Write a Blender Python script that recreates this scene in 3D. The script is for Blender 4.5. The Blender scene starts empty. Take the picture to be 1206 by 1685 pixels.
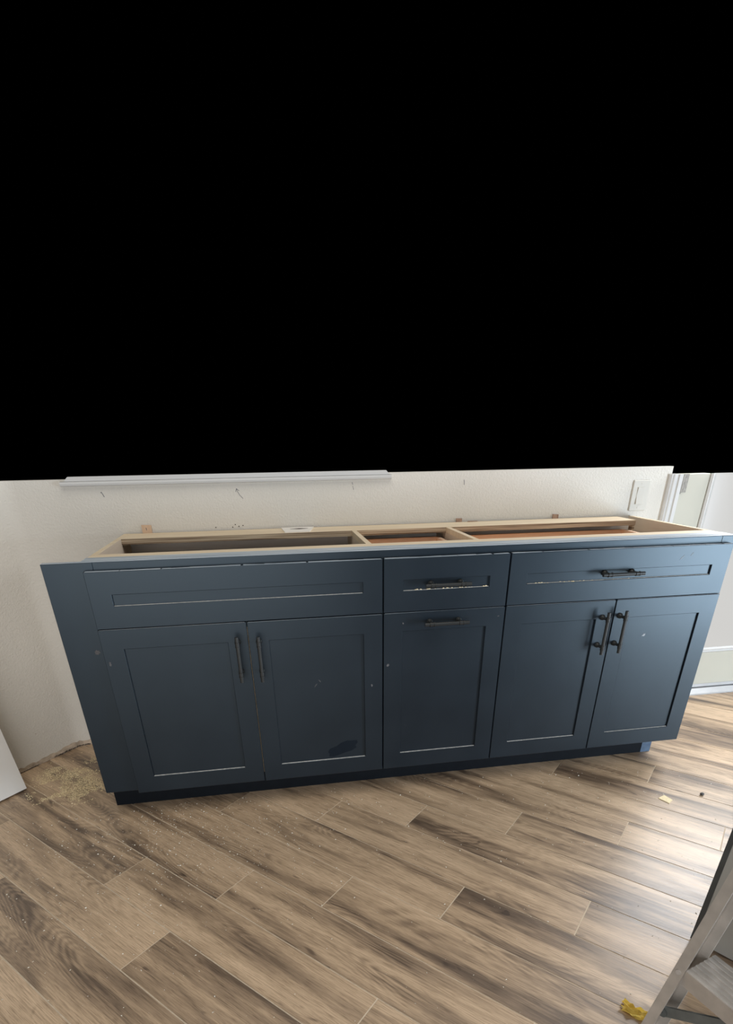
import bpy, bmesh, math, random
from mathutils import Vector, Matrix
random.seed(7)
scene = bpy.context.scene
col = scene.collection
PI = math.pi

# ------------------------------------------------------------------ camera
cam_d = bpy.data.cameras.new('camera'); cam = bpy.data.objects.new('camera', cam_d); col.objects.link(cam)
F_PX, CX, CY, CZ = 899.75, -0.1508, -1.7308, 1.1580
YAW, PIT, ROL = 0.1618, 0.5075, -0.0149
fwd = Vector((math.sin(YAW)*math.cos(PIT), math.cos(YAW)*math.cos(PIT), -math.sin(PIT)))
r0 = Vector((math.cos(YAW), -math.sin(YAW), 0)); u0 = r0.cross(fwd)
rt = math.cos(ROL)*r0 + math.sin(ROL)*u0; up = -math.sin(ROL)*r0 + math.cos(ROL)*u0
cam.matrix_world = Matrix(((rt.x, up.x, -fwd.x, CX), (rt.y, up.y, -fwd.y, CY), (rt.z, up.z, -fwd.z, CZ), (0, 0, 0, 1)))
cam_d.sensor_fit = 'HORIZONTAL'; cam_d.sensor_width = 36.0
cam_d.lens = F_PX*36.0/1206.0
cam_d.shift_y = (1233.0-842.5)/1206.0
cam_d.clip_start = 0.02
scene.camera = cam

# ------------------------------------------------------------------ world, lamps, exposure
w = bpy.data.worlds.new('world'); scene.world = w; w.use_nodes = True
w.node_tree.nodes['Background'].inputs[0].default_value = (0, 0, 0, 1)
w.node_tree.nodes['Background'].inputs[1].default_value = 0.0
vs = scene.view_settings
vs.view_transform = 'Standard'; vs.look = 'None'; vs.exposure = 0.0; vs.gamma = 1.0; vs.use_curve_mapping = False

def area(name, loc, target, sx, sy, power, color):
    d = bpy.data.lights.new(name, 'AREA'); d.shape = 'RECTANGLE'; d.size = sx; d.size_y = sy
    d.energy = power; d.color = color
    o = bpy.data.objects.new(name, d); col.objects.link(o); o.location = loc
    o.rotation_euler = (Vector(target)-Vector(loc)).to_track_quat('-Z', 'Y').to_euler()
    return o
area('ceiling_lamp', (-0.1, -0.9, 2.65), (-0.1, -0.8, 0), 2.4, 2.0, 35, (1.0, 0.95, 0.87))
area('added_rear_light', (-0.95, -3.0, 0.75), (-0.6, 0.3, 0.55), 2.5, 1.4, 42, (0.97, 0.97, 0.98))  # added light behind the camera for the sheen on the upper fronts
area('added_right_light', (3.0, -1.78, 0.52), (1.35, 0.0, 0.55), 1.15, 1.0, 80, (0.76, 0.88, 1.0))  # added light out of view; gives the right cabinet end a haze-like sheen
area('upper_door_glass_daylight', (2.42, 0.58, 1.52), (1.2, -0.9, 0.0), 0.75, 0.95, 46, (0.97, 0.98, 1.0))

# ------------------------------------------------------------------ materials
def new_mat(name):
    m = bpy.data.materials.new(name); m.use_nodes = True
    nt = m.node_tree; b = nt.nodes['Principled BSDF']
    return m, nt, b
def nd(nt, t, **kw):
    n = nt.nodes.new(t)
    for k, v in kw.items(): setattr(n, k, v)
    return n
def ramp(nt, stops, src):
    r = nd(nt, 'ShaderNodeValToRGB'); e = r.color_ramp.elements
    while len(e) < len(stops): e.new(0.5)
    for i, (p_, c_) in enumerate(stops):
        e[i].position = p_; e[i].color = (c_[0], c_[1], c_[2], 1) if len(c_) == 3 else c_
    nt.links.new(src, r.inputs[0]); return r
def mapped(nt, scale, loc=(0, 0, 0), rot=(0, 0, 0), src='Object'):
    tc = nd(nt, 'ShaderNodeTexCoord'); mp = nd(nt, 'ShaderNodeMapping')
    mp.inputs['Scale'].default_value = scale; mp.inputs['Location'].default_value = loc; mp.inputs['Rotation'].default_value = rot
    nt.links.new(tc.outputs[src], mp.inputs[0]); return mp.outputs[0]
def noise(nt, vec, scale=1.0, detail=3, rough=0.5, dist=0.0):
    n = nd(nt, 'ShaderNodeTexNoise'); n.inputs['Scale'].default_value = scale; n.inputs['Detail'].default_value = detail
    n.inputs['Roughness'].default_value = rough; n.inputs['Distortion'].default_value = dist
    if vec is not None: nt.links.new(vec, n.inputs['Vector'])
    return n.outputs['Fac']
def math_n(nt, op, a, b_=None, c=None, clamp=False):
    n = nd(nt, 'ShaderNodeMath', operation=op); n.use_clamp = clamp
    for i, v in enumerate((a, b_, c)):
        if v is None: continue
        if isinstance(v, (int, float)): n.inputs[i].default_value = v
        else: nt.links.new(v, n.inputs[i])
    return n.outputs[0]
def mix(nt, fac, a, b_, mode='MIX'):
    n = nd(nt, 'ShaderNodeMix', data_type='RGBA', blend_type=mode)
    for s, v in ((n.inputs[0], fac), (n.inputs[6], a), (n.inputs[7], b_)):
        if isinstance(v, (int, float)): s.default_value = v
        elif isinstance(v, tuple): s.default_value = (v[0], v[1], v[2], 1)
        else: nt.links.new(v, s)
    return n.outputs[2]
def bump(nt, b, h, strength, dist=0.001):
    n = nd(nt, 'ShaderNodeBump'); n.inputs['Strength'].default_value = strength; n.inputs['Distance'].default_value = dist
    nt.links.new(h, n.inputs['Height']); nt.links.new(n.outputs[0], b.inputs['Normal'])

def simple(name, c, rough=0.5, metal=0.0, var=0.12, scale=30, bmp=0.0):
    m, nt, b = new_mat(name)
    f = noise(nt, mapped(nt, (scale, scale, scale)), 1, 4)
    r = ramp(nt, [(0.3, tuple(x*(1-var) for x in c)), (0.7, tuple(min(1, x*(1+var)) for x in c))], f)
    nt.links.new(r.outputs[0], b.inputs['Base Color'])
    b.inputs['Roughness'].default_value = rough; b.inputs['Metallic'].default_value = metal
    if bmp: bump(nt, b, f, bmp)
    return m

def wall_mat():
    m, nt, b = new_mat('orange_peel_paint')
    v = mapped(nt, (1, 1, 1))
    big = noise(nt, v, 2.2, 3)
    r = ramp(nt, [(0.3, (0.64, 0.615, 0.56)), (0.7, (0.70, 0.675, 0.62))], big)
    nt.links.new(r.outputs[0], b.inputs['Base Color']); b.inputs['Roughness'].default_value = 0.75
    pe = noise(nt, v, 260, 3, 0.55)
    pe2 = noise(nt, v, 120, 2, 0.5)
    h = math_n(nt, 'ADD', math_n(nt, 'MULTIPLY', pe, 0.6), pe2)
    bump(nt, b, h, 0.55, 0.0035)
    return m
def paint_mat():
    m, nt, b = new_mat('navy_cabinet_paint')
    v = mapped(nt, (1, 1, 1))
    f = noise(nt, v, 5, 4)
    fine = noise(nt, v, 420, 2)
    r = ramp(nt, [(0.3, (0.0060, 0.0098, 0.0160)), (0.72, (0.0095, 0.0145, 0.0220))], f)
    sc = noise(nt, v, 21, 5, 0.62)
    scm = ramp(nt, [(0.73, (0, 0, 0)), (0.82, (1, 1, 1))], sc)
    c = mix(nt, math_n(nt, 'MULTIPLY', scm.outputs[0], 0.25), r.outputs[0], (0.16, 0.16, 0.16))
    nt.links.new(c, b.inputs['Base Color'])
    rr = math_n(nt, 'MULTIPLY_ADD', f, 0.06, 0.34)
    nt.links.new(rr, b.inputs['Roughness'])
    b.inputs['Specular IOR Level'].default_value = 0.55; b.inputs['Specular Tint'].default_value = (0.70, 0.88, 1.0, 1)
    bump(nt, b, fine, 0.05, 0.0006)
    return m
def bare_wood(name, light, dark, scale=(2, 40, 40), rough=0.65):
    m, nt, b = new_mat(name)
    f = noise(nt, mapped(nt, scale), 1, 5, 0.6, 0.3)
    r = ramp(nt, [(0.3, dark), (0.65, light)], f)
    nt.links.new(r.outputs[0], b.inputs['Base Color']); b.inputs['Roughness'].default_value = rough
    bump(nt, b, f, 0.15, 0.001)
    return m
def ply_edge():
    m, nt, b = new_mat('plywood_edge')
    v = mapped(nt, (3, 3, 330))
    f = noise(nt, v, 1, 2, 0.5, 0.2)
    r = ramp(nt, [(0.35, (0.14, 0.09, 0.055)), (0.5, (0.42, 0.32, 0.22)), (0.65, (0.66, 0.55, 0.40))], f)
    nt.links.new(r.outputs[0], b.inputs['Base Color']); b.inputs['Roughness'].default_value = 0.8
    bump(nt, b, f, 0.4, 0.001)
    return m
def overspray_sky_sheen():
    m, nt, b = new_mat('smeared_paint_with_sky_sheen')
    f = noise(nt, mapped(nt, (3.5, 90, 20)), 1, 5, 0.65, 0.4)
    r = ramp(nt, [(0.30, (0.22, 0.28, 0.34)), (0.5, (0.42, 0.49, 0.56)), (0.72, (0.66, 0.68, 0.69))], f)  # pale blue-grey tones paint in a sky reflection along with the smeared paint
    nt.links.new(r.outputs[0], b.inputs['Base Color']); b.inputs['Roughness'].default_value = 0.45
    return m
def plank_mat():
    m, nt, b = new_mat('wood_look_tile')
    tc = nd(nt, 'ShaderNodeTexCoord'); oi = nd(nt, 'ShaderNodeObjectInfo')
    cmb = nd(nt, 'ShaderNodeCombineXYZ')
    nt.links.new(math_n(nt, 'MULTIPLY', oi.outputs['Random'], 91.0), cmb.inputs[0])
    nt.links.new(math_n(nt, 'MULTIPLY', oi.outputs['Random'], 37.0), cmb.inputs[1])
    add = nd(nt, 'ShaderNodeVectorMath', operation='ADD')
    nt.links.new(tc.outputs['Object'], add.inputs[0]); nt.links.new(cmb.outputs[0], add.inputs[1])
    base = add.outputs[0]
    def sc(s):
        n = nd(nt, 'ShaderNodeMapping'); n.inputs['Scale'].default_value = s
        nt.links.new(base, n.inputs[0]); return n.outputs[0]
    big = noise(nt, sc((1.15, 10, 1)), 1, 3, 0.5, 0.5)
    mid = noise(nt, sc((3.2, 36, 1)), 1, 5, 0.62, 0.5)
    fine = noise(nt, sc((13, 300, 1)), 1, 4, 0.62)
    pore = noise(nt, sc((22, 620, 1)), 1, 2, 0.5)
    rsrc = noise(nt, sc((1.1, 6.5, 1)), 1, 2, 0.4, 0.35)
    rings = math_n(nt, 'SINE', math_n(nt, 'MULTIPLY', rsrc, 270.0))
    rmask = ramp(nt, [(0.40, (0, 0, 0)), (0.55, (1, 1, 1))], noise(nt, sc((1.7, 6, 1)), 1, 1))
    knot = ramp(nt, [(0.68, (0, 0, 0)), (0.78, (1, 1, 1))], noise(nt, sc((7, 26, 1)), 1, 2, 0.5, 1.2))
    rnd2 = math_n(nt, 'FRACT', math_n(nt, 'MULTIPLY', oi.outputs['Random'], 17.31))
    tone = math_n(nt, 'ADD', math_n(nt, 'MULTIPLY', big, 0.95), math_n(nt, 'MULTIPLY', mid, 0.42))
    tone = math_n(nt, 'ADD', tone, math_n(nt, 'MULTIPLY_ADD', rnd2, 0.16, -0.225))
    tone = math_n(nt, 'ADD', tone, math_n(nt, 'MULTIPLY', math_n(nt, 'MULTIPLY', rings, rmask.outputs[0]), 0.036))
    tone = math_n(nt, 'SUBTRACT', tone, math_n(nt, 'MULTIPLY', knot.outputs[0], 0.16))
    r = ramp(nt, [(0.26, (0.088, 0.060, 0.042)), (0.37, (0.170, 0.119, 0.080)), (0.46, (0.335, 0.240, 0.158)),
                  (0.55, (0.505, 0.368, 0.242)), (0.70, (0.660, 0.490, 0.330))], tone)
    fm = ramp(nt, [(0.34, (0.62, 0.60, 0.58)), (0.54, (1.06, 1.06, 1.06))], fine)
    pm = ramp(nt, [(0.36, (0.50, 0.46, 0.42)), (0.44, (1.0, 1.0, 1.0))], pore)
    c = mix(nt, 0.75, r.outputs[0], fm.outputs[0], 'MULTIPLY')
    c = mix(nt, 0.6, c, pm.outputs[0], 'MULTIPLY')
    nt.links.new(c, b.inputs['Base Color'])
    rr = math_n(nt, 'MULTIPLY_ADD', fine, 0.2, 0.30)
    nt.links.new(rr, b.inputs['Roughness'])
    b.inputs['Specular IOR Level'].default_value = 0.7
    bump(nt, b, fine, 0.25, 0.0008)
    return m

M = dict(
    wall=wall_mat(), paint=paint_mat(), plank=plank_mat(),
    grout=simple('grout', (0.68, 0.58, 0.45), 0.85, 0, 0.1, 60),
    maple=bare_wood('pale_maple', (0.80, 0.68, 0.50), (0.68, 0.55, 0.38), (3, 40, 3)),
    maple_side=bare_wood('maple_panel', (0.70, 0.60, 0.48), (0.60, 0.50, 0.40), (40, 3, 40)),
    maple_back=bare_wood('back_panel_wood', (0.80, 0.76, 0.72), (0.72, 0.68, 0.64), (3, 40, 30)),
    drawer=bare_wood('drawer_wood', (0.86, 0.62, 0.45), (0.78, 0.54, 0.38), (3, 30, 40)),
    ply=ply_edge(), smear_sheen=overspray_sky_sheen(),
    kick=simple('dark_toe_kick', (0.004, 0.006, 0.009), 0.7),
    black=simple('black_satin_metal', (0.034, 0.037, 0.038), 0.36, 0.3, 0.1),
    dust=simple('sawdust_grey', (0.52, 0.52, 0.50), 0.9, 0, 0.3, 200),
    saw=simple('sawdust_tan', (0.85, 0.71, 0.46), 0.95, 0, 0.2, 300),
    speck=simple('plaster_speck', (0.80, 0.76, 0.66), 0.9, 0, 0.2, 300),
    white=simple('white_gloss_trim', (0.58, 0.58, 0.57), 0.6, 0, 0.02, 5),
    board=simple('white_melamine', (0.70, 0.69, 0.66), 0.4, 0, 0.03, 4),
    doorp=simple('cream_door_paint', (0.50, 0.485, 0.41), 0.6, 0, 0.02, 4),
    plate=simple('ivory_plastic', (0.56, 0.54, 0.485), 0.55, 0, 0.02, 8),
    hinge=simple('brushed_nickel', (0.27, 0.25, 0.22), 0.6, 0.2, 0.2, 80),
    alu=simple('worn_aluminium', (0.42, 0.385, 0.345), 0.42, 0.35, 0.14, 25, 0.05),
    alu_lt=simple('worn_aluminium_tread', (0.52, 0.49, 0.46), 0.45, 0.35, 0.18, 30, 0.05),
    steel=simple('grey_steel_brace', (0.13, 0.14, 0.135), 0.45, 0.5, 0.15, 30),
    dkstrip=simple('dark_rubber_edge', (0.05, 0.055, 0.055), 0.6),
    grey=simple('grey_painted_panel', (0.33, 0.33, 0.31), 0.5, 0, 0.06, 10),
    tape=simple('blue_masking_tape', (0.07, 0.115, 0.18), 0.7, 0, 0.15, 60),
    tape_dk=simple('tape_fold', (0.05, 0.10, 0.20), 0.7),
    shim=bare_wood('shim_wood', (0.66, 0.48, 0.34), (0.55, 0.38, 0.26), (60, 60, 8)),
    shim_dk=bare_wood('shim_end_grain', (0.42, 0.28, 0.20), (0.25, 0.15, 0.10), (120, 60, 60)),
    yellow=simple('yellow_paper', (0.95, 0.74, 0.20), 0.6, 0, 0.12, 60),
    paper=simple('white_card', (0.84, 0.81, 0.76), 0.7, 0, 0.03, 20),
    ink=simple('pencil_graphite', (0.11, 0.11, 0.14), 0.8),
    raw=simple('raw_drywall_edge', (0.47, 0.39, 0.305), 0.9, 0, 0.35, 35, 0.3),
    crack=simple('dark_crack', (0.06, 0.045, 0.035), 0.95),
    thresh=simple('threshold_metal', (0.50, 0.51, 0.52), 0.4, 0.3, 0.06, 20),
    pebble=simple('dark_pebble', (0.08, 0.075, 0.07), 0.8),
    scuff=simple('pale_scuff', (0.10, 0.10, 0.105), 0.8, 0, 0.3, 150),
    scuff_light=simple('bright_scuff', (0.34, 0.36, 0.38), 0.7, 0, 0.2, 150),
    stain=simple('damp_stain', (0.009, 0.014, 0.021), 0.5, 0, 0.1, 40),
)
def glass_lit():
    m, nt, b = new_mat('daylit_door_glass')
    b.inputs['Base Color'].default_value = (0.03, 0.03, 0.03, 1); b.inputs['Roughness'].default_value = 0.15
    b.inputs['Emission Color'].default_value = (1.0, 0.985, 0.95, 1); b.inputs['Emission Strength'].default_value = 0.60; b.inputs['Specular IOR Level'].default_value = 0.2
    return m
M['glass'] = glass_lit()
M['stain'].node_tree.nodes['Principled BSDF'].inputs['Specular IOR Level'].default_value = 0.1
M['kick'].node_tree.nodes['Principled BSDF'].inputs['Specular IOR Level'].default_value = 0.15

# ------------------------------------------------------------------ mesh helpers
class MB:
    def __init__(s): s.bm = bmesh.new()
    def box(s, x0, x1, y0, y1, z0, z1, bev=0.0):
        r = bmesh.ops.create_cube(s.bm, size=1.0)
        vs_ = r['verts']
        bmesh.ops.scale(s.bm, vec=(x1-x0, y1-y0, z1-z0), verts=vs_)
        bmesh.ops.translate(s.bm, vec=((x0+x1)/2, (y0+y1)/2, (z0+z1)/2), verts=vs_)
        if bev:
            es = list({e for v in vs_ for e in v.link_edges})
            bmesh.ops.bevel(s.bm, geom=es, offset=bev, segments=1, affect='EDGES')
        return s
    def cyl(s, a, b_, r1, r2=None, n=16):
        a = Vector(a); b_ = Vector(b_); d = b_-a
        mt = Matrix.Translation((a+b_)/2) @ d.to_track_quat('Z', 'Y').to_matrix().to_4x4()
        bmesh.ops.create_cone(s.bm, cap_ends=True, segments=n, radius1=r1, radius2=r1 if r2 is None else r2, depth=d.length, matrix=mt)
        return s
    def ball(s, c, r, sc=(1, 1, 1), sub=2):
        mt = Matrix.Translation(c) @ Matrix.Diagonal((sc[0], sc[1], sc[2], 1))
        bmesh.ops.create_icosphere(s.bm, subdivisions=sub, radius=r, matrix=mt); return s
    def prism(s, pts, ext):
        """closed polygon of 3D points extruded by the vector ext"""
        ext = Vector(ext)
        a = [s.bm.verts.new(Vector(q)) for q in pts]; b_ = [s.bm.verts.new(Vector(q)+ext) for q in pts]
        n = len(pts)
        s.bm.faces.new(a); s.bm.faces.new(b_[::-1])
        for i in range(n):
            s.bm.faces.new((a[i], b_[i], b_[(i+1) % n], a[(i+1) % n]))
        return s
    def sweep(s, prof, p0, p1, ax, ay):
        """2D profile (u,v) placed with axes ax, ay and extruded p0 -> p1"""
        p0 = Vector(p0); p1 = Vector(p1); ax = Vector(ax); ay = Vector(ay)
        return s.prism([p0+ax*u+ay*v for u, v in prof], p1-p0)
    def build(s, name, mat, parent=None, smooth=False, loc=None, rot=None):
        bmesh.ops.recalc_face_normals(s.bm, faces=s.bm.faces)
        me = bpy.data.meshes.new(name); s.bm.to_mesh(me); s.bm.free()
        me.materials.append(M[mat] if isinstance(mat, str) else mat)
        if smooth:
            for p_ in me.polygons: p_.use_smooth = True
            try: me.set_sharp_from_angle(angle=math.radians(40))
            except Exception: pass
        o = bpy.data.objects.new(name, me); col.objects.link(o)
        if parent is not None: o.parent = parent
        if loc: o.location = loc
        if rot: o.rotation_euler = rot
        return o
def tag(o, label=None, cat=None, group=None, kind=None):
    if label: o['label'] = label
    if cat: o['category'] = cat
    if group: o['group'] = group
    if kind: o['kind'] = kind
    return o
def empty(name, loc=(0, 0, 0)):
    o = bpy.data.objects.new(name, None); col.objects.link(o); o.location = loc; o.empty_display_size = 0.1
    return o
def blob(name, mat, parent, c, ax, ay, rx, ry, th=0.0004, n=14, jag=0.25, seed=0):
    """thin irregular patch lying on a surface: centre c, axes ax, ay"""
    rnd = random.Random(seed); c = Vector(c); ax = Vector(ax).normalized(); ay = Vector(ay).normalized(); nn = ax.cross(ay).normalized()
    pts = []
    for i in range(n):
        a = 2*PI*i/n; k = 1-jag*rnd.random()
        pts.append(c+ax*math.cos(a)*rx*k+ay*math.sin(a)*ry*k)
    return MB().prism(pts, nn*th).build(name, mat, parent)

# ------------------------------------------------------------------ setting: floor
WY = 0.607                      # face of the back wall
CORN = Vector((-1.062, WY))     # corner between back wall and the angled left wall
LU = Vector((-0.645, -0.764)); LN = Vector((0.764, -0.645))
LEN_L = 1.3
FAR = CORN+LU*LEN_L
fl_poly = [CORN.copy(), FAR.copy(), Vector((FAR.x, -2.3)), Vector((2.75, -2.3)), Vector((2.75, WY))]
def area2(P):
    return sum(P[i].x*P[(i+1) % len(P)].y-P[(i+1) % len(P)].x*P[i].y for i in range(len(P)))
if area2(fl_poly) < 0: fl_poly.reverse()
def clip(poly, a, b_):
    out = []
    d = b_-a
    side = lambda q: d.x*(q.y-a.y)-d.y*(q.x-a.x)
    for i in range(len(poly)):
        p_, q = poly[i], poly[(i+1) % len(poly)]
        sp, sq = side(p_), side(q)
        if sp >= 0: out.append(p_)
        if (sp >= 0) != (sq >= 0): out.append(p_+(q-p_)*(sp/(sp-sq)))
    return out
mb = MB(); mb.prism([(q.x, q.y, -0.0012) for q in fl_poly], (0, 0, -0.04))
floor = tag(mb.build('floor', 'grout'), 'wood-look plank tile floor laid on the diagonal', kind='structure')
TH = -PI/4
du = Vector((math.cos(TH), math.sin(TH))); dv = Vector((-math.sin(TH), math.cos(TH)))
RW, PL, GAP = 0.1533, 0.9055, 0.0036
PH = {-6: 0.345, -5: 0.048, -4: 0.633, -3: 0.058}
for r in range(-15, 21):
    if r in PH: ph = PH[r]
    else: ph = (0.053, 0.331, 0.633)[r % 3]
    v0 = -0.166+r*RW; v1 = v0+RW
    for k in range(-5, 6):
        ua = ph+k*PL; ub = ua+PL
        if ub < -2.6 or ua > 3.6: continue
        g = GAP/2
        rect = [du*(ua+g)+dv*(v0+g), du*(ub-g)+dv*(v0+g), du*(ub-g)+dv*(v1-g), du*(ua+g)+dv*(v1-g)]
        if area2(rect) < 0: rect.reverse()
        q = rect
        for i in range(len(fl_poly)):
            if len(q) < 3: break
            q = clip(q, fl_poly[i], fl_poly[(i+1) % len(fl_poly)])
        if len(q) < 3 or abs(area2(q)) < 0.0008: continue
        c = du*(ua+ub)/2+dv*(v0+v1)/2
        loc = [(Vector((( s_-c).dot(du), (s_-c).dot(dv)))) for s_ in q]
        m_ = MB(); m_.prism([(s_.x, s_.y, 0) for s_ in loc], (0, 0, -0.008))
        m_.build('plank', 'plank', floor, loc=(c.x, c.y, 0), rot=(0, 0, TH))

# ------------------------------------------------------------------ setting: walls
WT = 1.064
DX0 = 1.607                      # hinge side of the door opening
RT = 0.035                        # the corner is rounded over this length of both walls
wb = MB(); wb.box(CORN.x+RT, 1.56, WY, WY+0.03, 0, WT)
wall_back = tag(wb.build('wall_back', 'wall'), 'off-white orange-peel wall behind the cabinet', kind='structure')
wl = MB()
inner = []
P0 = CORN+Vector((RT, 0)); P2 = CORN+LU*RT
for i in range(13):
    t_ = i/12; inner.append(P0*(1-t_)**2+CORN*2*t_*(1-t_)+P2*t_*t_)
inner.append(FAR.copy())
outer = [Vector((P0.x, WY+0.03)), CORN+Vector((-0.014, 0.03)), FAR-LN*0.03]
wl.prism([(q.x, q.y, 0) for q in inner+outer[::-1]], (0, 0, WT))
wall_left = tag(wl.build('wall_left', 'wall', smooth=True), 'off-white angled wall left of the cabinet', kind='structure')
# bare strip along the floor where a baseboard has been taken off, with ragged upper edge
rnd = random.Random(3)
def wall_pt(s_, off):
    """point on the wall faces: s < 0 along the back wall, s > 0 along the angled wall, rounded between"""
    if s_ <= -RT: return Vector((CORN.x-s_, WY-off))
    if s_ >= RT: return CORN+LU*s_+LN*off
    t_ = (s_+RT)/(2*RT)
    return P0*(1-t_)**2+CORN*2*t_*(1-t_)+P2*t_*t_+(Vector((0, -1))*(1-t_)+LN*t_).normalized()*off
def ragged_strip(name, mat, s0, s1, zlo, zhi, off, jag, seed):
    rnd = random.Random(seed); n = 60; bm = bmesh.new(); rows = []
    for i in range(n+1):
        s_ = s0+(s1-s0)*i/n
        f_ = wall_pt(s_, off+0.0012); k_ = wall_pt(s_, off)
        zb = max(0.0005, zlo(s_)+rnd.uniform(-jag, jag)*0.6); zt = max(zhi(s_)+rnd.uniform(-jag, jag), zb+0.0008)
        rows.append([bm.verts.new(q) for q in ((f_.x, f_.y, zb), (f_.x, f_.y, zt), (k_.x, k_.y, zt), (k_.x, k_.y, zb))])
    for a_, b_ in zip(rows[:-1], rows[1:]):
        for k in range(4): bm.faces.new((a_[k], a_[(k+1) % 4], b_[(k+1) % 4], b_[k]))
    bm.faces.new(rows[0]); bm.faces.new(rows[-1][::-1])
    m_ = MB(); m_.bm.free(); m_.bm = bm
    m_.build(name, mat, wall_left)
ragged_strip('bare_plaster_edge', 'raw', -0.16, 0.60, lambda s: 0.0, lambda s: 0.026-0.010*min(1, abs(s)/0.4), 0.0, 0.004, 5)
ragged_strip('wall_crack', 'crack', -0.04, 0.13, lambda s: 0.002, lambda s: 0.0055, 0.0013, 0.0026, 6)
ragged_strip('wall_crack', 'crack', 0.20, 0.28, lambda s: 0.001, lambda s: 0.003, 0.0013, 0.0018, 8)
ragged_strip('wall_crack', 'crack', 0.305, 0.350, lambda s: 0.001, lambda s: 0.004, 0.0013, 0.0014, 7)
def on_left(s_, z, off=0.0006): q = CORN+LU*s_+LN*off; return (q.x, q.y, z)
LU3 = Vector((LU.x, LU.y, 0))
blob('wall_chip', 'crack', wall_left, on_left(0.293, 0.028), LU3, (0, 0, 1), 0.004, 0.004, seed=1)
for i, (s_, z, rx) in enumerate(((0.355, 0.088, 0.006), (0.335, 0.087, 0.005), (0.322, 0.089, 0.003), (0.311, 0.090, 0.004), (0.298, 0.093, 0.002))):
    blob('wall_scrape', 'crack', wall_left, on_left(s_, z), LU3, (0, 0, 1), rx, 0.0016, seed=20+i, jag=0.6)
blob('wall_chip', 'raw', wall_left, on_left(0.172, 0.135), LU3, (0, 0, 1), 0.003, 0.0012, seed=2)

# pencil marks on the back wall
def stroke(pts, wd=0.0022):
    m_ = MB()
    for (x0, z0), (x1, z1) in zip(pts[:-1], pts[1:]):
        m_.cyl((x0, WY-0.0002, z0), (x1, WY-0.0002, z1), wd/2, n=5)
    return tag(m_.build('pencil_mark', 'ink', wall_back))
stroke([(-0.738, 1.021), (-0.735, 1.014), (-0.731, 1.004)])
stroke([(-0.741, 1.017), (-0.738, 1.021)], 0.0015)
stroke([(-0.253, 1.021), (-0.250, 1.010), (-0.243, 0.998), (-0.232, 0.986)], 0.0016)
stroke([(-0.257, 1.010), (-0.253, 1.021), (-0.244, 1.013)], 0.0016)
stroke([(0.190, 1.033), (0.192, 1.024)], 0.0018); stroke([(0.192, 1.020), (0.195, 1.006)], 0.0015)
stroke([(0.643, 1.032), (0.6445, 1.022), (0.645, 1.014)], 0.0024)
for i, (x, z) in enumerate(((-0.348, 0.887), (-0.284, 0.886), (-0.26, 0.888), (-0.273, 0.895), (-0.244, 0.891))):
    blob('wall_pinhole', 'crack', wall_back, (x, WY-0.0003, z), (1, 0, 0), (0, 0, 1), 0.0026, 0.0022, seed=30+i)

# window casing above the cabinet (its lower edge is all that shows)
win = tag(empty('window_1', (-0.26, WY, 1.04)), 'white moulded window casing above the cabinet', kind='structure')
def wpart(name, prof, x0, x1, mat='white'):
    m_ = MB(); m_.sweep(prof, (x0, WY, 0), (x1, WY, 0), (0, 1, 0), (0, 0, 1))
    o = m_.build(name, mat); o.parent = win; o.matrix_parent_inverse = Matrix.Translation(win.location).inverted(); return o
prof = [(0, 1.041), (-0.012, 1.041), (-0.018, 1.044), (-0.020, 1.050), (-0.018, 1.056), (-0.012, 1.058), (0, 1.058)]
wpart('casing_bead', prof, -0.868, 0.342)
prof = [(0, 1.0582), (-0.010, 1.0582), (-0.014, 1.064), (-0.014, 1.082), (0, 1.082)]
m_ = MB()
m_.prism([(-0.854, WY, 1.0584), (0.335, WY, 1.0584), (0.322, WY, 1.073), (-0.838, WY, 1.073)], (0, -0.014, 0))
o = m_.build('casing_board', 'white'); o.parent = win; o.matrix_parent_inverse = Matrix.Translation(win.location).inverted()

# glazed exterior door at the right end of the back wall
door = tag(empty('door_1', (DX0, WY, 0)), 'cream glazed door full of daylight at the right end of the wall', kind='structure')
def dpart(m_, name, mat, label=None):
    o = m_.build(name, mat); o.parent = door; o.matrix_parent_inverse = Matrix.Translation(door.location).inverted()
    if label: o['label'] = label
    return o
DT = 1.034
prof = [(0, 0), (0, -0.010), (0.006, -0.016), (0.012, -0.013), (0.018, -0.018), (0.026, -0.018), (0.030, -0.014), (0.036, -0.014), (0.040, -0.020), (0.056, -0.020), (0.058, 0)]
dpart(MB().sweep([(1.546+u, WY+v) for u, v in prof], (0, 0, 0), (0, 0, DT), (1, 0, 0), (0, 1, 0)), 'door_casing', 'white')
dpart(MB().box(1.5985, 1.6065, WY-0.002, WY+0.10, 0, DT), 'door_jamb', 'white')
DF = WY-0.004                    # face of the door leaf
dpart(MB().box(1.611, 1.742, DF, DF+0.044, 0.042, DT, 0.002), 'hinge_stile', 'doorp')
dpart(MB().box(1.742, 2.38, DF, DF+0.044, 0.042, 0.218, 0.002), 'bottom_rail', 'doorp')
dpart(MB().box(2.38, 2.50, DF, DF+0.044, 0.042, DT, 0.002), 'lock_stile', 'doorp')
dpart(MB().box(2.506, 2.515, WY-0.002, WY+0.10, 0, DT), 'door_jamb', 'white')
dpart(MB().sweep([(2.512+0.058-u, WY+v) for u, v in prof], (0, 0, 0), (0, 0, DT), (1, 0, 0), (0, 1, 0)), 'door_casing', 'white')
gp = [(0, 0), (0, -0.006), (0.007, -0.012), (0.014, -0.007), (0.021, -0.010), (0.028, 0)]
dpart(MB().sweep([(1.742+u, DF+v) for u, v in gp], (0, 0, 0.218), (0, 0, DT), (1, 0, 0), (0, 1, 0)), 'glazing_bead', 'white')
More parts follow.
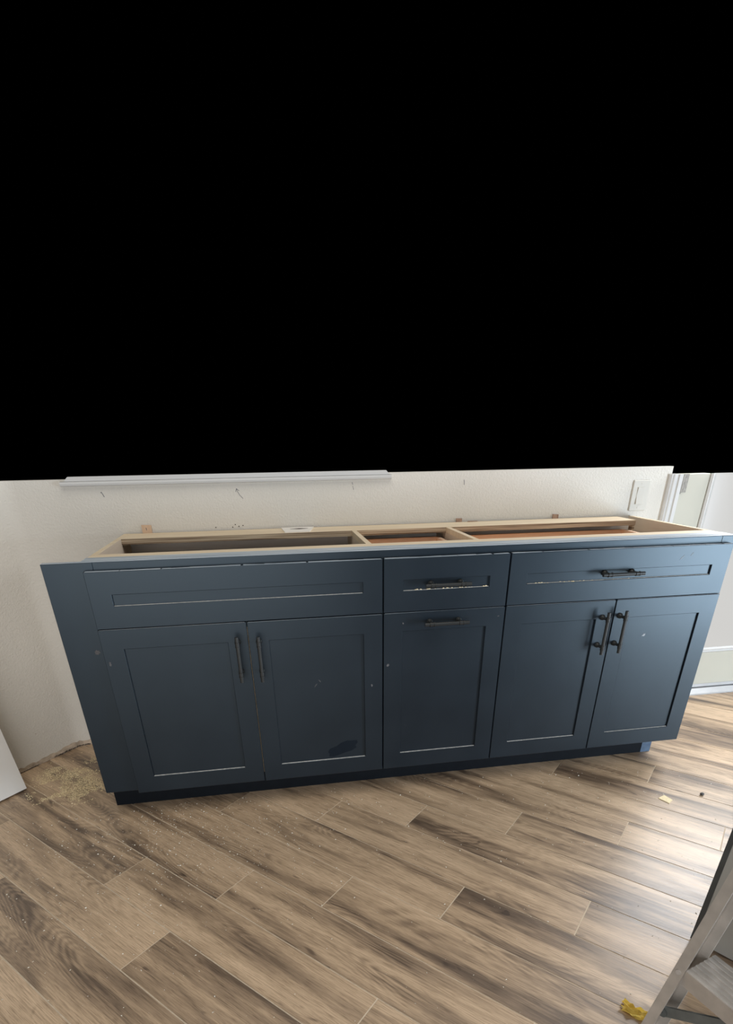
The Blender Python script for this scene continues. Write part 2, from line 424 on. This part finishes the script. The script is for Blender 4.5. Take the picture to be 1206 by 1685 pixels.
dpart(MB().sweep([(2.352+u, DF+v) for u, v in gp], (0, 0, 0.218), (0, 0, DT), (1, 0, 0), (0, 1, 0)), 'glazing_bead', 'white')
dpart(MB().sweep([(0.246-u, DF+v) for u, v in gp], (1.77, 0, 0), (2.352, 0, 0), (0, 0, 1), (0, 1, 0)), 'glazing_bead', 'white')
dpart(MB().box(1.768, 2.354, DF+0.004, DF+0.012, 0.240, DT), 'glass_pane', 'glass')
hg = MB(); hg.cyl((1.6095, DF-0.006, 0.962), (1.6095, DF-0.006, DT), 0.0065, n=12)
hg.box(1.611, 1.640, DF-0.002, DF, 0.962, DT); hg.cyl((1.6095, DF-0.006, 0.957), (1.6095, DF-0.006, 0.962), 0.004, n=10)
for z in (0.975, 1.000, 1.022): hg.cyl((1.628, DF-0.003, z), (1.628, DF, z), 0.004, n=10)
dpart(hg, 'hinge', 'hinge', 'tarnished nickel hinge')
th = MB(); th.prism([(1.60, WY+0.09, 0), (1.60, WY+0.09, 0.030), (1.60, WY-0.012, 0.026), (1.60, WY-0.040, 0.008), (1.60, WY-0.040, 0.0005), ], (0.912, 0, 0))
dpart(th, 'threshold', 'thresh')
dpart(MB().box(1.611, 2.50, DF-0.003, DF, 0.031, 0.048, 0.001), 'door_sweep', 'thresh')

# ------------------------------------------------------------------ the cabinet
XL, XR, CLX, D, H, Z0 = -0.793, 1.411, -0.688, 0.598, 0.876, 0.105
cab = tag(empty('base_cabinet', (0.30, 0.3, 0)), 'long navy shaker base cabinet with open top standing against the wall', 'cabinet')
def part(m_, name, mat, parent=None, label=None, smooth=False):
    o = m_.build(name, mat, smooth=smooth)
    p_ = parent or cab
    o.parent = p_
    o.matrix_parent_inverse = Matrix.Translation(cab.location).inverted()
    if p_ is not cab: o.matrix_parent_inverse = Matrix.Identity(4)
    if label: o['label'] = label
    return o
# face frame
ff = MB()
ff.box(XL, -0.655, 0, 0.019, Z0, H, 0.0012)
ff.box(-0.655, 1.36, 0, 0.019, 0.842, H, 0.0012)
ff.box(1.36, XR, 0, 0.019, Z0, H, 0.0012)
ff.box(-0.655, 1.36, 0, 0.019, 0.664, 0.706)
ff.box(-0.655, 1.36, 0, 0.019, Z0, 0.130)
ff.box(0.155, 0.223, 0, 0.019, 0.130, 0.664); ff.box(0.155, 0.223, 0, 0.019, 0.706, 0.842)
ff.box(0.568, 0.638, 0, 0.019, 0.130, 0.664); ff.box(0.568, 0.638, 0, 0.019, 0.706, 0.842)
part(ff, 'face_frame', 'paint')
part(MB().box(-0.268, -0.218, 0.0005, 0.019, 0.130, 0.664), 'center_stile', 'maple', label='bare wood stile showing as a pale line between the doors')
part(MB().box(0.978, 1.028, 0.0005, 0.019, 0.130, 0.664), 'center_stile', 'paint')
# carcass
part(MB().box(CLX, CLX+0.018, 0.019, D, Z0, H), 'side_panel', 'maple_side')
part(MB().box(XR-0.018, XR, 0.019, D, Z0, H), 'side_panel', 'maple_side')
part(MB().box(CLX+0.0003, CLX+0.0177, 0.1352, D-0.0005, H, H+0.0006), 'edge_band', 'maple')
part(MB().box(XR-0.0177, XR-0.0003, 0.1352, D-0.0005, H, H+0.0006), 'edge_band', 'maple')
part(MB().box(0.163, 0.181, 0.135, 0.585, Z0+0.018, H-0.019), 'partition', 'maple_side')
part(MB().box(0.532, 0.550, 0.135, 0.585, Z0+0.018, H-0.019), 'partition', 'maple_side')
for x in (0.163, 0.532):
    part(MB().box(x, x+0.018, 0.135, 0.457, H-0.0188, H-0.0002), 'partition_edge', 'maple')
part(MB().box(CLX+0.018, XR-0.018, D-0.012, D, Z0, H-0.019), 'back_panel', 'maple_back')
part(MB().box(CLX+0.018, XR-0.018, 0.019, D-0.012, Z0, Z0+0.018), 'bottom_panel', 'maple_side')
part(MB().box(CLX+0.0, XR-0.0, 0.0192, 0.135, H-0.019, H+0.0002, 0.0008), 'front_rail', 'maple')
part(MB().box(CLX+0.0, XR-0.001, 0.0194, 0.074, H+0.0004, H+0.0014), 'paint_smear_sky_sheen', 'smear_sheen', label='grey-blue smeared paint with painted-in sky sheen on the front of the bare rail')
part(MB().box(XL+0.001, XR-0.001, 0.0008, 0.0186, H+0.0001, H+0.0008), 'paint_smear_sky_sheen', 'smear_sheen')
part(MB().box(CLX+0.018, XR-0.075, 0.457, D-0.0005, H-0.019, H-0.0006), 'back_rail', 'ply')
part(MB().box(CLX+0.018, XR-0.075, 0.4572, D-0.0006, H-0.0005, H+0.0003), 'rail_veneer', 'maple')
part(MB().box(XR-0.085, XR-0.076, 0.459, 0.484, 0.66, H-0.0195), 'corner_cleat', 'ply')
# toe kick and plinth
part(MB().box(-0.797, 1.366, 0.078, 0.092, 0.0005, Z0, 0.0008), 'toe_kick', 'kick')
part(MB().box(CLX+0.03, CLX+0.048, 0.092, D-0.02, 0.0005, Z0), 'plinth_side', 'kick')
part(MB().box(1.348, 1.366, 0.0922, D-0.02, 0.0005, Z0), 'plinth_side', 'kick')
tp = part(MB().box(1.324, 1.3668, 0.0770, 0.0779, 0.001, 0.050), 'masking_tape', 'tape', label='strip of blue masking tape at the end of the toe kick')
part(MB().prism([(1.332, 0.0768, 0.036), (1.350, 0.0768, 0.032), (1.3665, 0.0768, 0.0345), (1.3665, 0.0768, 0.0375), (1.350, 0.0768, 0.0345), (1.332, 0.0768, 0.0375)], (0, 0.0002, 0)), 'tape_fold', 'tape_dk', tp)

DFY, DTH, REC = -0.0205, 0.0195, 0.0062
def handle(name_parent, cx, cz, vertical, face=DFY):
    m_ = MB(); L = 0.148; off = 0.036; ps = 0.049
    ax = Vector((0, 0, 1)) if vertical else Vector((1, 0, 0))
    c = Vector((cx, face-off, cz))
    m_.cyl(c-ax*L/2, c+ax*L/2, 0.0058, n=20)
    for sgn in (-1, 1):
        pc = c+ax*sgn*ps
        m_.cyl((pc.x, face+0.0, pc.z), (pc.x, face-0.005, pc.z), 0.0098, 0.0092, n=20)
        m_.cyl((pc.x, face-0.005, pc.z), (pc.x, face-0.013, pc.z), 0.0092, 0.0052, n=20)
        m_.cyl((pc.x, face-0.012, pc.z), (pc.x, face-off, pc.z), 0.0050, n=16)
        for k in (-1, 1):
            m_.cyl(pc+ax*(k*0.0065-0.0017), pc+ax*(k*0.0065+0.0017), 0.0075, n=20)
        m_.cyl(pc-ax*0.0045, pc+ax*0.0045, 0.0066, n=20)
    return part(m_, 'handle', 'black', name_parent, smooth=True)
def shaker(name, x0, x1, z0, z1, stile, rail, seed, face=DFY):
    """overlay front: frame of stiles and rails (one mesh), recessed panel, dust on the lower ledge"""
    m_ = MB(); y0, y1 = face, face+DTH; b_ = 0.0012; bm = m_.bm
    def loop(d, y):          # d: inset from the outer outline (>= 0) or, as (k,), outset from the opening
        if isinstance(d, tuple): q = (x0+stile-d[0], x1-stile+d[0], z0+rail-d[0], z1-rail+d[0])
        else: q = (x0+d, x1-d, z0+d, z1-d)
        return [bm.verts.new((x, y, z)) for x, z in ((q[0], q[2]), (q[1], q[2]), (q[1], q[3]), (q[0], q[3]))]
    L_ = [loop(0.0, y1), loop(0.0, y0+b_), loop(b_, y0), loop((b_,), y0), loop((0.0,), y0+b_), loop((0.0,), y1)]
    for k in range(6):
        A1, B1 = L_[k], L_[(k+1) % 6]
        for i in range(4): bm.faces.new((A1[i], A1[(i+1) % 4], B1[(i+1) % 4], B1[i]))
    f = part(m_, name, 'paint')
    xa, xb, za, zb = x0+stile, x1-stile, z0+rail, z1-rail
    part(MB().box(xa-0.001, xb+0.001, y0+REC, y1-0.002, za-0.001, zb+0.001), 'panel', 'paint', f)
    rnd = random.Random(seed)
    # dust lying on the ledge of the lower rail
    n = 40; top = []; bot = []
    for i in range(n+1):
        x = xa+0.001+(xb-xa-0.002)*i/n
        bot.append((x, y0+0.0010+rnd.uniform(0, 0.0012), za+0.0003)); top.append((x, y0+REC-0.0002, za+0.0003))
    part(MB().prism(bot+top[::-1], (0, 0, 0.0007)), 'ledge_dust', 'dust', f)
    return f
S = 0.0625
d1 = shaker('false_drawer_front', -0.679, 0.187, 0.687, 0.853, S, 0.0665, 1)
d2 = shaker('drawer_front', 0.191, 0.6005, 0.687, 0.853, S, 0.0665, 2)
d3 = shaker('drawer_front', 0.6045, 1.394, 0.688, 0.853, S, 0.0665, 3)
e1 = shaker('door', -0.680, -0.2445, 0.105, 0.684, S, 0.0615, 4)
e2 = shaker('door', -0.2415, 0.187, 0.104, 0.683, S, 0.0615, 5)
e3 = shaker('pull_out_front', 0.191, 0.6015, 0.104, 0.684, S, 0.0615, 6)
e4 = shaker('door', 0.605, 1.0005, 0.105, 0.685, S, 0.0635, 7)
e5 = shaker('door', 1.004, 1.3955, 0.106, 0.685, S, 0.0635, 8)
handle(e1, -0.276, 0.575, True); handle(e2, -0.211, 0.572, True)
handle(d2, 0.393, 0.772, False, DFY+REC); handle(e3, 0.393, 0.651, False)
handle(d3, 0.989, 0.777, False, DFY+REC)
handle(e4, 0.961, 0.579, True); handle(e5, 1.026, 0.581, True)
# sawdust crumbs on the drawer ledges, chips along the top edge of the fronts
for f, x0, x1, z, seed in ((d2, 0.29, 0.53, 0.7545, 11), (d3, 0.69, 1.04, 0.7545, 12)):
    rnd = random.Random(seed); m_ = MB()
    for i in range(26):
        x = rnd.uniform(x0, x1); r_ = rnd.uniform(0.0008, 0.0026)
        m_.ball((x, DFY+0.004+rnd.uniform(-0.002, 0.002), z+r_*0.4), r_, (1.6, 1, 0.7), 1)
    tag(part(m_, 'wood_crumbs', 'saw', f), kind='stuff')
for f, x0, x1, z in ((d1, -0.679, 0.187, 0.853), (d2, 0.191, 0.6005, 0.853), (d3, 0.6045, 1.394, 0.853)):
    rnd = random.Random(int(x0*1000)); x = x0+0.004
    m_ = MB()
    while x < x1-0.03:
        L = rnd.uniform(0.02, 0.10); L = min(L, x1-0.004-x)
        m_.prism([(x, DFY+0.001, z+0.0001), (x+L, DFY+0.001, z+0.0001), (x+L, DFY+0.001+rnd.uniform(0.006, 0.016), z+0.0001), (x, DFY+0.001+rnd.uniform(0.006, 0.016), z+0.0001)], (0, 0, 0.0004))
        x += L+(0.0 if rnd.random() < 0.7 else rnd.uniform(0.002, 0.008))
    part(m_, 'pale_edge', 'smear_sheen', f)  # edge strips share the smeared paint's colour, its painted sky sheen included
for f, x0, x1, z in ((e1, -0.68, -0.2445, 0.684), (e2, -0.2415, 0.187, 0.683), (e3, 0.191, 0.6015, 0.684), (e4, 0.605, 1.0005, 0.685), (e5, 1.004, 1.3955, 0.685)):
    part(MB().box(x0+0.004, x1-0.004, DFY+0.0012, DFY+0.0028, z+0.0001, z+0.0004), 'pale_edge', 'smear_sheen', f)
# scuffs and a stain
X1, Z1 = (1, 0, 0), (0, 0, 1)
FY0 = DFY-0.0003; PY = DFY+REC-0.0003
def sc(parent, x, y, z, rx, rz, seed, mat='scuff', rot=0.0, jag=0.5):
    o = blob('stain_mark' if mat == 'stain' else 'scuff_mark', mat, None, (x, y, z), (math.cos(rot), 0, math.sin(rot)), (-math.sin(rot), 0, math.cos(rot)), rx, rz, 0.0003, 16, jag, seed)
    o.parent = parent
    o.matrix_parent_inverse = Matrix.Identity(4) if parent is not cab else Matrix.Translation(cab.location).inverted()
    return o
sc(e2, 0.045, PY, 0.205, 0.066, 0.026, 50, 'stain', 0.35, 0.28)
sc(cab, -0.702, -0.0006, 0.612, 0.011, 0.010, 51)
sc(e1, -0.667, FY0, 0.580, 0.004, 0.010, 52)
sc(e2, -0.040, PY, 0.455, 0.010, 0.0022, 53, rot=0.9); sc(e2, -0.026, PY, 0.470, 0.008, 0.0018, 54, rot=2.2)
sc(e2, 0.150, FY0, 0.442, 0.004, 0.007, 55); sc(e3, 0.205, FY0, 0.510, 0.006, 0.007, 57)
sc(e3, 0.255, FY0, 0.650, 0.004, 0.003, 58, rot=-0.8); sc(e3, 0.580, FY0, 0.655, 0.005, 0.002, 59, rot=0.3)
sc(d3, 1.210, FY0, 0.815, 0.013, 0.0014, 60, 'scuff_light', rot=0.8); sc(d3, 1.245, FY0, 0.825, 0.009, 0.0012, 61, 'scuff_light', rot=0.9)
sc(e5, 1.140, FY0+REC, 0.552, 0.010, 0.005, 62, 'scuff_light', rot=0.6)
# drawer boxes
for x0, x1, nm in ((0.196, 0.518, 'drawer_box'), (0.566, 1.318, 'drawer_box')):
    m_ = MB(); zt = 0.838
    m_.box(x0, x1, 0.488, 0.503, 0.722, zt); m_.box(x0, x0+0.015, 0.024, 0.488, 0.722, zt); m_.box(x1-0.015, x1, 0.024, 0.488, 0.722, zt)
    m_.box(x0+0.015, x1-0.015, 0.024, 0.038, 0.722, zt); m_.box(x0+0.015, x1-0.015, 0.038, 0.488, 0.728, 0.738)
    part(m_, nm, 'drawer')

# ------------------------------------------------------------------ shims and bits at the back of the cabinet
def shim(name, x0, x1, ztop, mat, label):
    m_ = MB(); zb = 0.80
    m_.prism([(x0, D+0.0010, zb), (x1, D+0.0010, zb), (x1+0.0015, D+0.0010, ztop-0.001), (x0-0.0005, D+0.0010, ztop)], (0, 0.0072, 0))
    o = m_.build(name, mat); return tag(o, label, 'shim', 'shims behind the cabinet')
s1 = shim('wood_shim', -0.620, -0.587, 0.905, 'shim', 'pale tan shim poking up behind the left end of the cabinet')
m_ = MB(); m_.prism([(-0.6050, D+0.0008, 0.886), (-0.6030, D+0.0008, 0.886), (-0.6030, D+0.0008, 0.894), (-0.6060, D+0.0008, 0.896)], (0, 0.0003, 0))
o = m_.build('pencil_tick', 'ink', s1)
shim('wood_shim', 0.619, 0.641, 0.890, 'shim_dk', 'short brown shim stub behind the middle of the cabinet')
shim('wood_shim', 1.043, 1.066, 0.893, 'shim_dk', 'brown shim stub behind the cabinet nearest the light switch')
m_ = MB(); zc = H+0.0006
m_.prism([(-0.098, 0.596, zc), (-0.088, 0.462, zc), (0.004, 0.462, zc), (0.030, 0.596, zc)], (0, 0, 0.0025))
cd = tag(m_.build('white_card', 'paper'), 'flat white card with a dark slot lying on the plywood back rail', 'card')
MB().prism([(-0.066, 0.545, zc+0.0026), (-0.030, 0.530, zc+0.0026), (0.004, 0.545, zc+0.0026), (-0.030, 0.558, zc+0.0026)], (0, 0, 0.0005)).build('slot', 'crack', cd)
m_ = MB(); m_.cyl((0.662, 0.585, zc+0.0018), (0.706, 0.588, zc+0.0018), 0.0018, 0.0012, n=8)
tag(m_.build('wood_splinter', 'shim_dk'), 'thin dark splinter on the back rail beside the middle shim', 'splinter')

# ------------------------------------------------------------------ light switch
sw = tag(empty('light_switch', (1.427, WY, 0.955)), 'ivory rocker light switch on the wall beside the door casing', 'light switch')
def swp(m_, name, mat):
    o = m_.build(name, mat); o.parent = sw; o.matrix_parent_inverse = Matrix.Translation(sw.location).inverted(); return o
m_ = MB(); m_.box(1.388, 1.466, WY-0.0065, WY-0.0002, 0.895, 1.015, 0.003); swp(m_, 'cover_plate', 'plate')
m_ = MB(); m_.box(1.4095, 1.4445, WY-0.0075, WY-0.0062, 0.9205, 0.9895, 0.0005); swp(m_, 'rocker_frame', 'plate')
m_ = MB(); m_.prism([(1.4115, WY-0.0074, 0.9225), (1.4115, WY-0.0125, 0.9225), (1.4115, WY-0.0078, 0.956), (1.4115, WY-0.0105, 0.9875), (1.4115, WY-0.0074, 0.9875)], (0.031, 0, 0)); swp(m_, 'rocker', 'plate')
for z in (0.9075, 1.0025):
    m_ = MB(); m_.cyl((1.427, WY-0.0065, z), (1.427, WY-0.0075, z), 0.003, n=12); swp(m_, 'screw', 'plate')

# ------------------------------------------------------------------ white board leaning on the left wall
B0 = Vector((-1.169, 0.256)); lean_top = 0.128; hb = 1.0; tb = 0.018; wd = 0.62
nrm = Vector((-LN.x, -LN.y)) * lean_top
def bp(along, upf, back):
    q = B0+LU*along+nrm*upf
    d = Vector((-LN.x, -LN.y))*back
    return (q.x+d.x, q.y+d.y, 0.004+hb*upf+ (0.004 if back == 0 and upf == 0 else 0))
m_ = MB()
pts = [bp(0, 0, 0), bp(wd, 0, 0), bp(wd, 1, 0), bp(0, 1, 0)]
m_.prism([(p_[0], p_[1], p_[2]) for p_ in pts], (-LN.x*tb*0.85, -LN.y*tb*0.85, -0.002))
tag(m_.build('white_board', 'board'), 'white board leaning against the angled wall at the left edge', 'board')

# ------------------------------------------------------------------ step ladder
HS = 0.24
sdir = Vector((0.286, -0.958, 0)).normalized(); ldir = Vector((0.958, 0.286, 0)).normalized()
A_ = math.radians(73)
rail_d = (ldir*math.cos(A_)+Vector((0, 0, math.sin(A_)))).normalized()
rail_n = (ldir*math.sin(A_)-Vector((0, 0, math.cos(A_)))).normalized()     # from the front flange to the rear of the rail
foot = Vector((0.513, -1.134, 0.0))       # far rail, near inner corner of its front flange, at the floor
lad = tag(empty('step_ladder', (foot.x, foot.y, 0)), 'worn aluminium step ladder with ribbed treads cut off by the right edge', 'ladder')
def lp(m_, name, mat, label=None, parent=None, smooth=False):
    o = m_.build(name, mat, smooth=smooth); o.parent = parent or lad
    if parent is None: o.matrix_parent_inverse = Matrix.Translation(lad.location).inverted()
    if label: o['label'] = label
    return o
LR = 1.16; FW = 0.0205; DEP = 0.066; SPAN = 0.40
def rail(origin, inward):
    """C channel opening inward (direction inward along sdir); origin = inner edge of front flange at floor"""
    t = 0.0028; w_ = FW
    prof = [(0, 0), (-w_, 0), (-w_, DEP), (0, DEP), (0, DEP-t), (-w_+t, DEP-t), (-w_+t, t), (0, t)]
    m_ = MB()
    base = origin+rail_d*0.02
    m_.sweep(prof, base, base+rail_d*(LR-0.02), sdir*inward, rail_n)
    return m_
r1 = lp(rail(foot, 1), 'side_rail', 'alu')
foot2 = foot+sdir*SPAN
r2 = lp(rail(foot2, -1), 'side_rail', 'alu')
for org, inw in ((foot, 1), (foot2, -1)):
    m_ = MB(); c = org+rail_n*0.033-sdir*inw*0.015
    pts = []
    for u, v in ((-0.020, -0.040), (0.020, -0.040), (0.020, 0.040), (-0.020, 0.040)):
        q = c+sdir*u+ldir*v; pts.append((q.x, q.y, 0.0005))
    m_.prism(pts, rail_d*0.035); lp(m_, 'foot_pad', 'dkstrip')
    for k in range(4):
        z = HS+0.245*k-0.012; q = org+rail_d*(z/rail_d.z)-sdir*inw*0.0095
        m_ = MB(); m_.cyl(q-rail_n*0.0015, q+rail_n*0.002, 0.0052, 0.0058, n=16); lp(m_, 'rivet', 'alu_lt')
for k in range(4):
    z = HS+0.245*k
    q0 = foot+rail_d*(z/rail_d.z)+ldir*0.001
    sp = SPAN-0.0; 
    dep = 0.088
    m_ = MB()
    # tread with ribs, front lip and rear lip
    ribs = []; nrib = 7
    prof = [(0, -0.040), (0, 0)]
    for i in range(nrib):
        x0 = dep*(i+0.15)/nrib; x1 = dep*(i+0.5)/nrib
        prof += [(x0, 0), (x0+0.0006, 0.0014), (x1, 0.0014), (x1+0.0006, 0)]
    prof += [(dep, 0), (dep, -0.024), (dep-0.003, -0.024), (dep-0.003, -0.003), (0.003, -0.003), (0.003, -0.040)]
    m_.sweep(prof, q0+sdir*0.0005, q0+sdir*(sp-0.0005), ldir, (0, 0, 1))
    st = lp(m_, 'tread', 'alu_lt')
    m_ = MB(); m_.box(0, 1, 0, 1, 0, 1); m_.bm.free()
    m_ = MB()
    m_.sweep([(-0.0006, -0.040), (-0.0006, -0.001), (0, -0.001), (0, -0.040)], q0+sdir*0.0006, q0+sdir*(sp-0.0006), ldir, (0, 0, 1))
    o = lp(m_, 'tread_front', 'alu')
    # knee braces below the bottom tread
    if k == 0:
        for org, inw in ((foot, 1), (foot2, -1)):
            a0 = org+rail_d*0.125+rail_n*0.030-sdir*inw*0.010
            a1 = q0+sdir*(0.17 if inw > 0 else SPAN-0.17)+ldir*0.040+Vector((0, 0, -0.012))
            dd = (a1-a0).normalized(); nn = dd.cross(ldir).normalized()
            m_ = MB(); w2 = 0.011
            pr = [(-w2, -0.003), (w2, -0.003), (w2, 0.003), (w2-0.003, 0.003), (w2-0.003, -0.001), (-w2+0.003, -0.001), (-w2+0.003, 0.003), (-w2, 0.003)]
            m_.sweep(pr, a0, a1, nn, ldir)
            m_.cyl(a0-ldir*0.0035, a0+ldir*0.003, 0.0125, n=18)
            br = lp(m_, 'knee_brace', 'steel')
            m_ = MB(); m_.cyl(a0-ldir*0.0055, a0-ldir*0.003, 0.0035, n=12); lp(m_, 'brace_rivet', 'dkstrip')
# top cap and rear legs
topc = foot+rail_d*LR
m_ = MB()
c0 = topc-ldir*0.02-sdir*0.045
pts = [c0, c0+ldir*0.17, c0+ldir*0.17+sdir*(SPAN+0.09), c0+sdir*(SPAN+0.09)]
m_.prism([(q.x, q.y, q.z) for q in pts], (0, 0, 0.045)); lp(m_, 'top_cap', 'alu_lt')
for org, inw in ((foot, 1), (foot2, -1)):
    top = org+rail_d*(LR-0.02)+ldir*0.10+sdir*inw*0.02
    bot = Vector((org.x, org.y, 0))+ldir*0.78+sdir*inw*0.005
    d_ = (top-bot).normalized(); n_ = sdir.cross(d_).normalized()
    m_ = MB(); m_.sweep([(-0.012, -0.018), (0.012, -0.018), (0.012, 0.018), (-0.012, 0.018)], bot+d_*0.012, top, sdir, n_)
    lp(m_, 'rear_leg', 'alu')
for zf in (0.25, 0.62):
    a0 = Vector((foot.x, foot.y, 0))+ldir*0.78; tp_ = foot+rail_d*(LR-0.02)+ldir*0.10
    q = a0+(tp_-a0)*zf
    m_ = MB(); m_.sweep([(-0.004, -0.02), (0.004, -0.02), (0.004, 0.02), (-0.004, 0.02)], q+sdir*0.01, q+sdir*(SPAN-0.01), ldir, (0, 0, 1))
    lp(m_, 'rear_bar', 'steel')

# ------------------------------------------------------------------ grey panel standing behind the ladder
P_ = Vector((0.854, -0.862)); e_ = Vector((0.55, -0.835)); n_ = Vector((0.835, 0.55))
m_ = MB(); gp_ = tag(empty('grey_panel', (P_.x, P_.y, 0)), 'upright grey panel with a dark edge standing behind the ladder', 'panel')
def quad(a0, a1, w0, w1, z0, z1):
    pts = [P_+e_*a0+n_*w0, P_+e_*a1+n_*w0, P_+e_*a1+n_*w1, P_+e_*a0+n_*w1]
    return MB().prism([(q.x, q.y, z0) for q in pts], (0, 0, z1-z0))
for nm, mt_, q_ in (('panel_board', 'grey', quad(0.012, 0.30, 0.0, 0.018, 0.0042, 0.62)), ('panel_edge', 'dkstrip', quad(0.0, 0.0118, -0.001, 0.019, 0.0042, 0.62))):
    o = q_.build(nm, mt_); o.parent = gp_; o.matrix_parent_inverse = Matrix.Translation(gp_.location).inverted()

# ------------------------------------------------------------------ loose bits on the floor
def crumple(name, c, sx, sy, h, mat, label, cat, seed):
    rnd = random.Random(seed); bm = bmesh.new()
    n = 7; g = [[None]*(n+1) for _ in range(n+1)]
    for i in range(n+1):
        for j in range(n+1):
            u = i/n-0.5; v = j/n-0.5
            x = u*sx*(1+rnd.uniform(-0.18, 0.18)); y = v*sy*(1+rnd.uniform(-0.22, 0.22))
            z = 0.0025+h*(0.35+0.65*math.sin(i*1.7+seed)*math.cos(j*2.1))*rnd.uniform(0.3, 1.0)
            g[i][j] = bm.verts.new((x, y, max(0.0015, z)))
    g[0][0].co.z = 0.001; g[n][n].co.z = 0.001
    for i in range(n):
        for j in range(n): bm.faces.new((g[i][j], g[i+1][j], g[i+1][j+1], g[i][j+1]))
    bmesh.ops.solidify(bm, geom=list(bm.faces), thickness=0.0009)
    zmin = min(v.co.z for v in bm.verts)
    for v in bm.verts: v.co.z -= zmin-0.0003
    m_ = MB(); m_.bm.free(); m_.bm = bm
    o = m_.build(name, mat, loc=(c[0], c[1], 0), rot=(0, 0, math.radians(-52)))
    return tag(o, label, cat)
crumple('crumpled_wrapper', (0.583, -1.036), 0.060, 0.030, 0.018, 'yellow', 'crumpled yellow paper scrap on the floor beside the ladder', 'paper scrap', 4)
m_ = MB(); m_.prism([(1.183, -0.252, 0.0005), (1.200, -0.290, 0.0005), (1.226, -0.272, 0.0005), (1.216, -0.238, 0.0005)], (0, 0, 0.002))
tag(m_.build('wood_chip', 'saw'), 'flat beige chip on the bright floor near the cabinet right corner', 'chip')
m_ = MB(); m_.ball((1.354, -0.262, 0.0055), 0.0075, (1.1, 0.9, 0.7), 2)
tag(m_.build('pebble', 'pebble'), 'small dark pebble on the bright floor at the right', 'pebble')

def inside(x, y):
    q = Vector((x, y))
    for i in range(len(fl_poly)):
        a, b_ = fl_poly[i], fl_poly[(i+1) % len(fl_poly)]; d = b_-a
        if d.x*(q.y-a.y)-d.y*(q.x-a.x) < 0.004*d.length: return False
    return True
def flakes(name, mat, n, sampler, rmin, rmax, label, cat, seed):
    rnd = random.Random(seed); V = []; Fc = []
    while len(V) < n*4:
        x, y = sampler(rnd)
        if not inside(x, y) or (y > 0.07 and x > -0.80) or (name == 'sawdust') != (y > 0.05): continue
        r_ = rmin+(rmax-rmin)*rnd.random()**3; a = rnd.uniform(0, 2*PI); el = rnd.uniform(0.35, 1.0); z = 0.0005+rnd.uniform(0, 0.0006)
        i0 = len(V); ca, sa = math.cos(a), math.sin(a); tz = rnd.uniform(0, r_*0.7)
        for (u, v, zz) in ((-1, -el, 0), (1, -el*0.6, 0), (0.7, el, 0), (-0.2, 0.2*el, tz+0.0005)):
            V.append((x+(u*ca-v*sa)*r_, y+(u*sa+v*ca)*r_, z+zz))
        Fc += [(i0, i0+1, i0+3), (i0+1, i0+2, i0+3), (i0+2, i0, i0+3), (i0, i0+2, i0+1)]
    me = bpy.data.meshes.new(name); me.from_pydata(V, [], Fc); me.materials.append(M[mat])
    o = bpy.data.objects.new(name, me); col.objects.link(o)
    return tag(o, label, cat, kind='stuff')
from mathutils import noise as mn
def heap(rnd):
    while True:
        x = rnd.uniform(-1.20, -0.80); y = rnd.uniform(0.08, 0.54)
        u = (x-y); v = (x+y)
        d = mn.fractal(Vector((x*9.0, y*9.0, 1.7)), 0.9, 2.0, 4)
        fall = max(0.0, 1.0-((x+1.00)/0.19)**2-((y-0.30)/0.21)**2)
        if rnd.random() < max(0.02, min(1.0, (d+0.05)*2.4))*min(1, fall*1.8+0.03): return x, y
flakes('sawdust', 'saw', 12000, heap, 0.0006, 0.0030, 'pale sawdust scattered in the corner left of the cabinet', 'sawdust', 1)
def spread(rnd):
    if rnd.random() < 0.55:
        return rnd.gauss(-0.60, 0.30), rnd.gauss(-0.15, 0.24)
    return rnd.uniform(-1.2, 1.5), 0.07-abs(rnd.gauss(0, 0.5))
flakes('plaster_specks', 'speck', 3600, spread, 0.0005, 0.0030, 'tiny pale specks of plaster strewn over the plank floor', 'debris', 2)
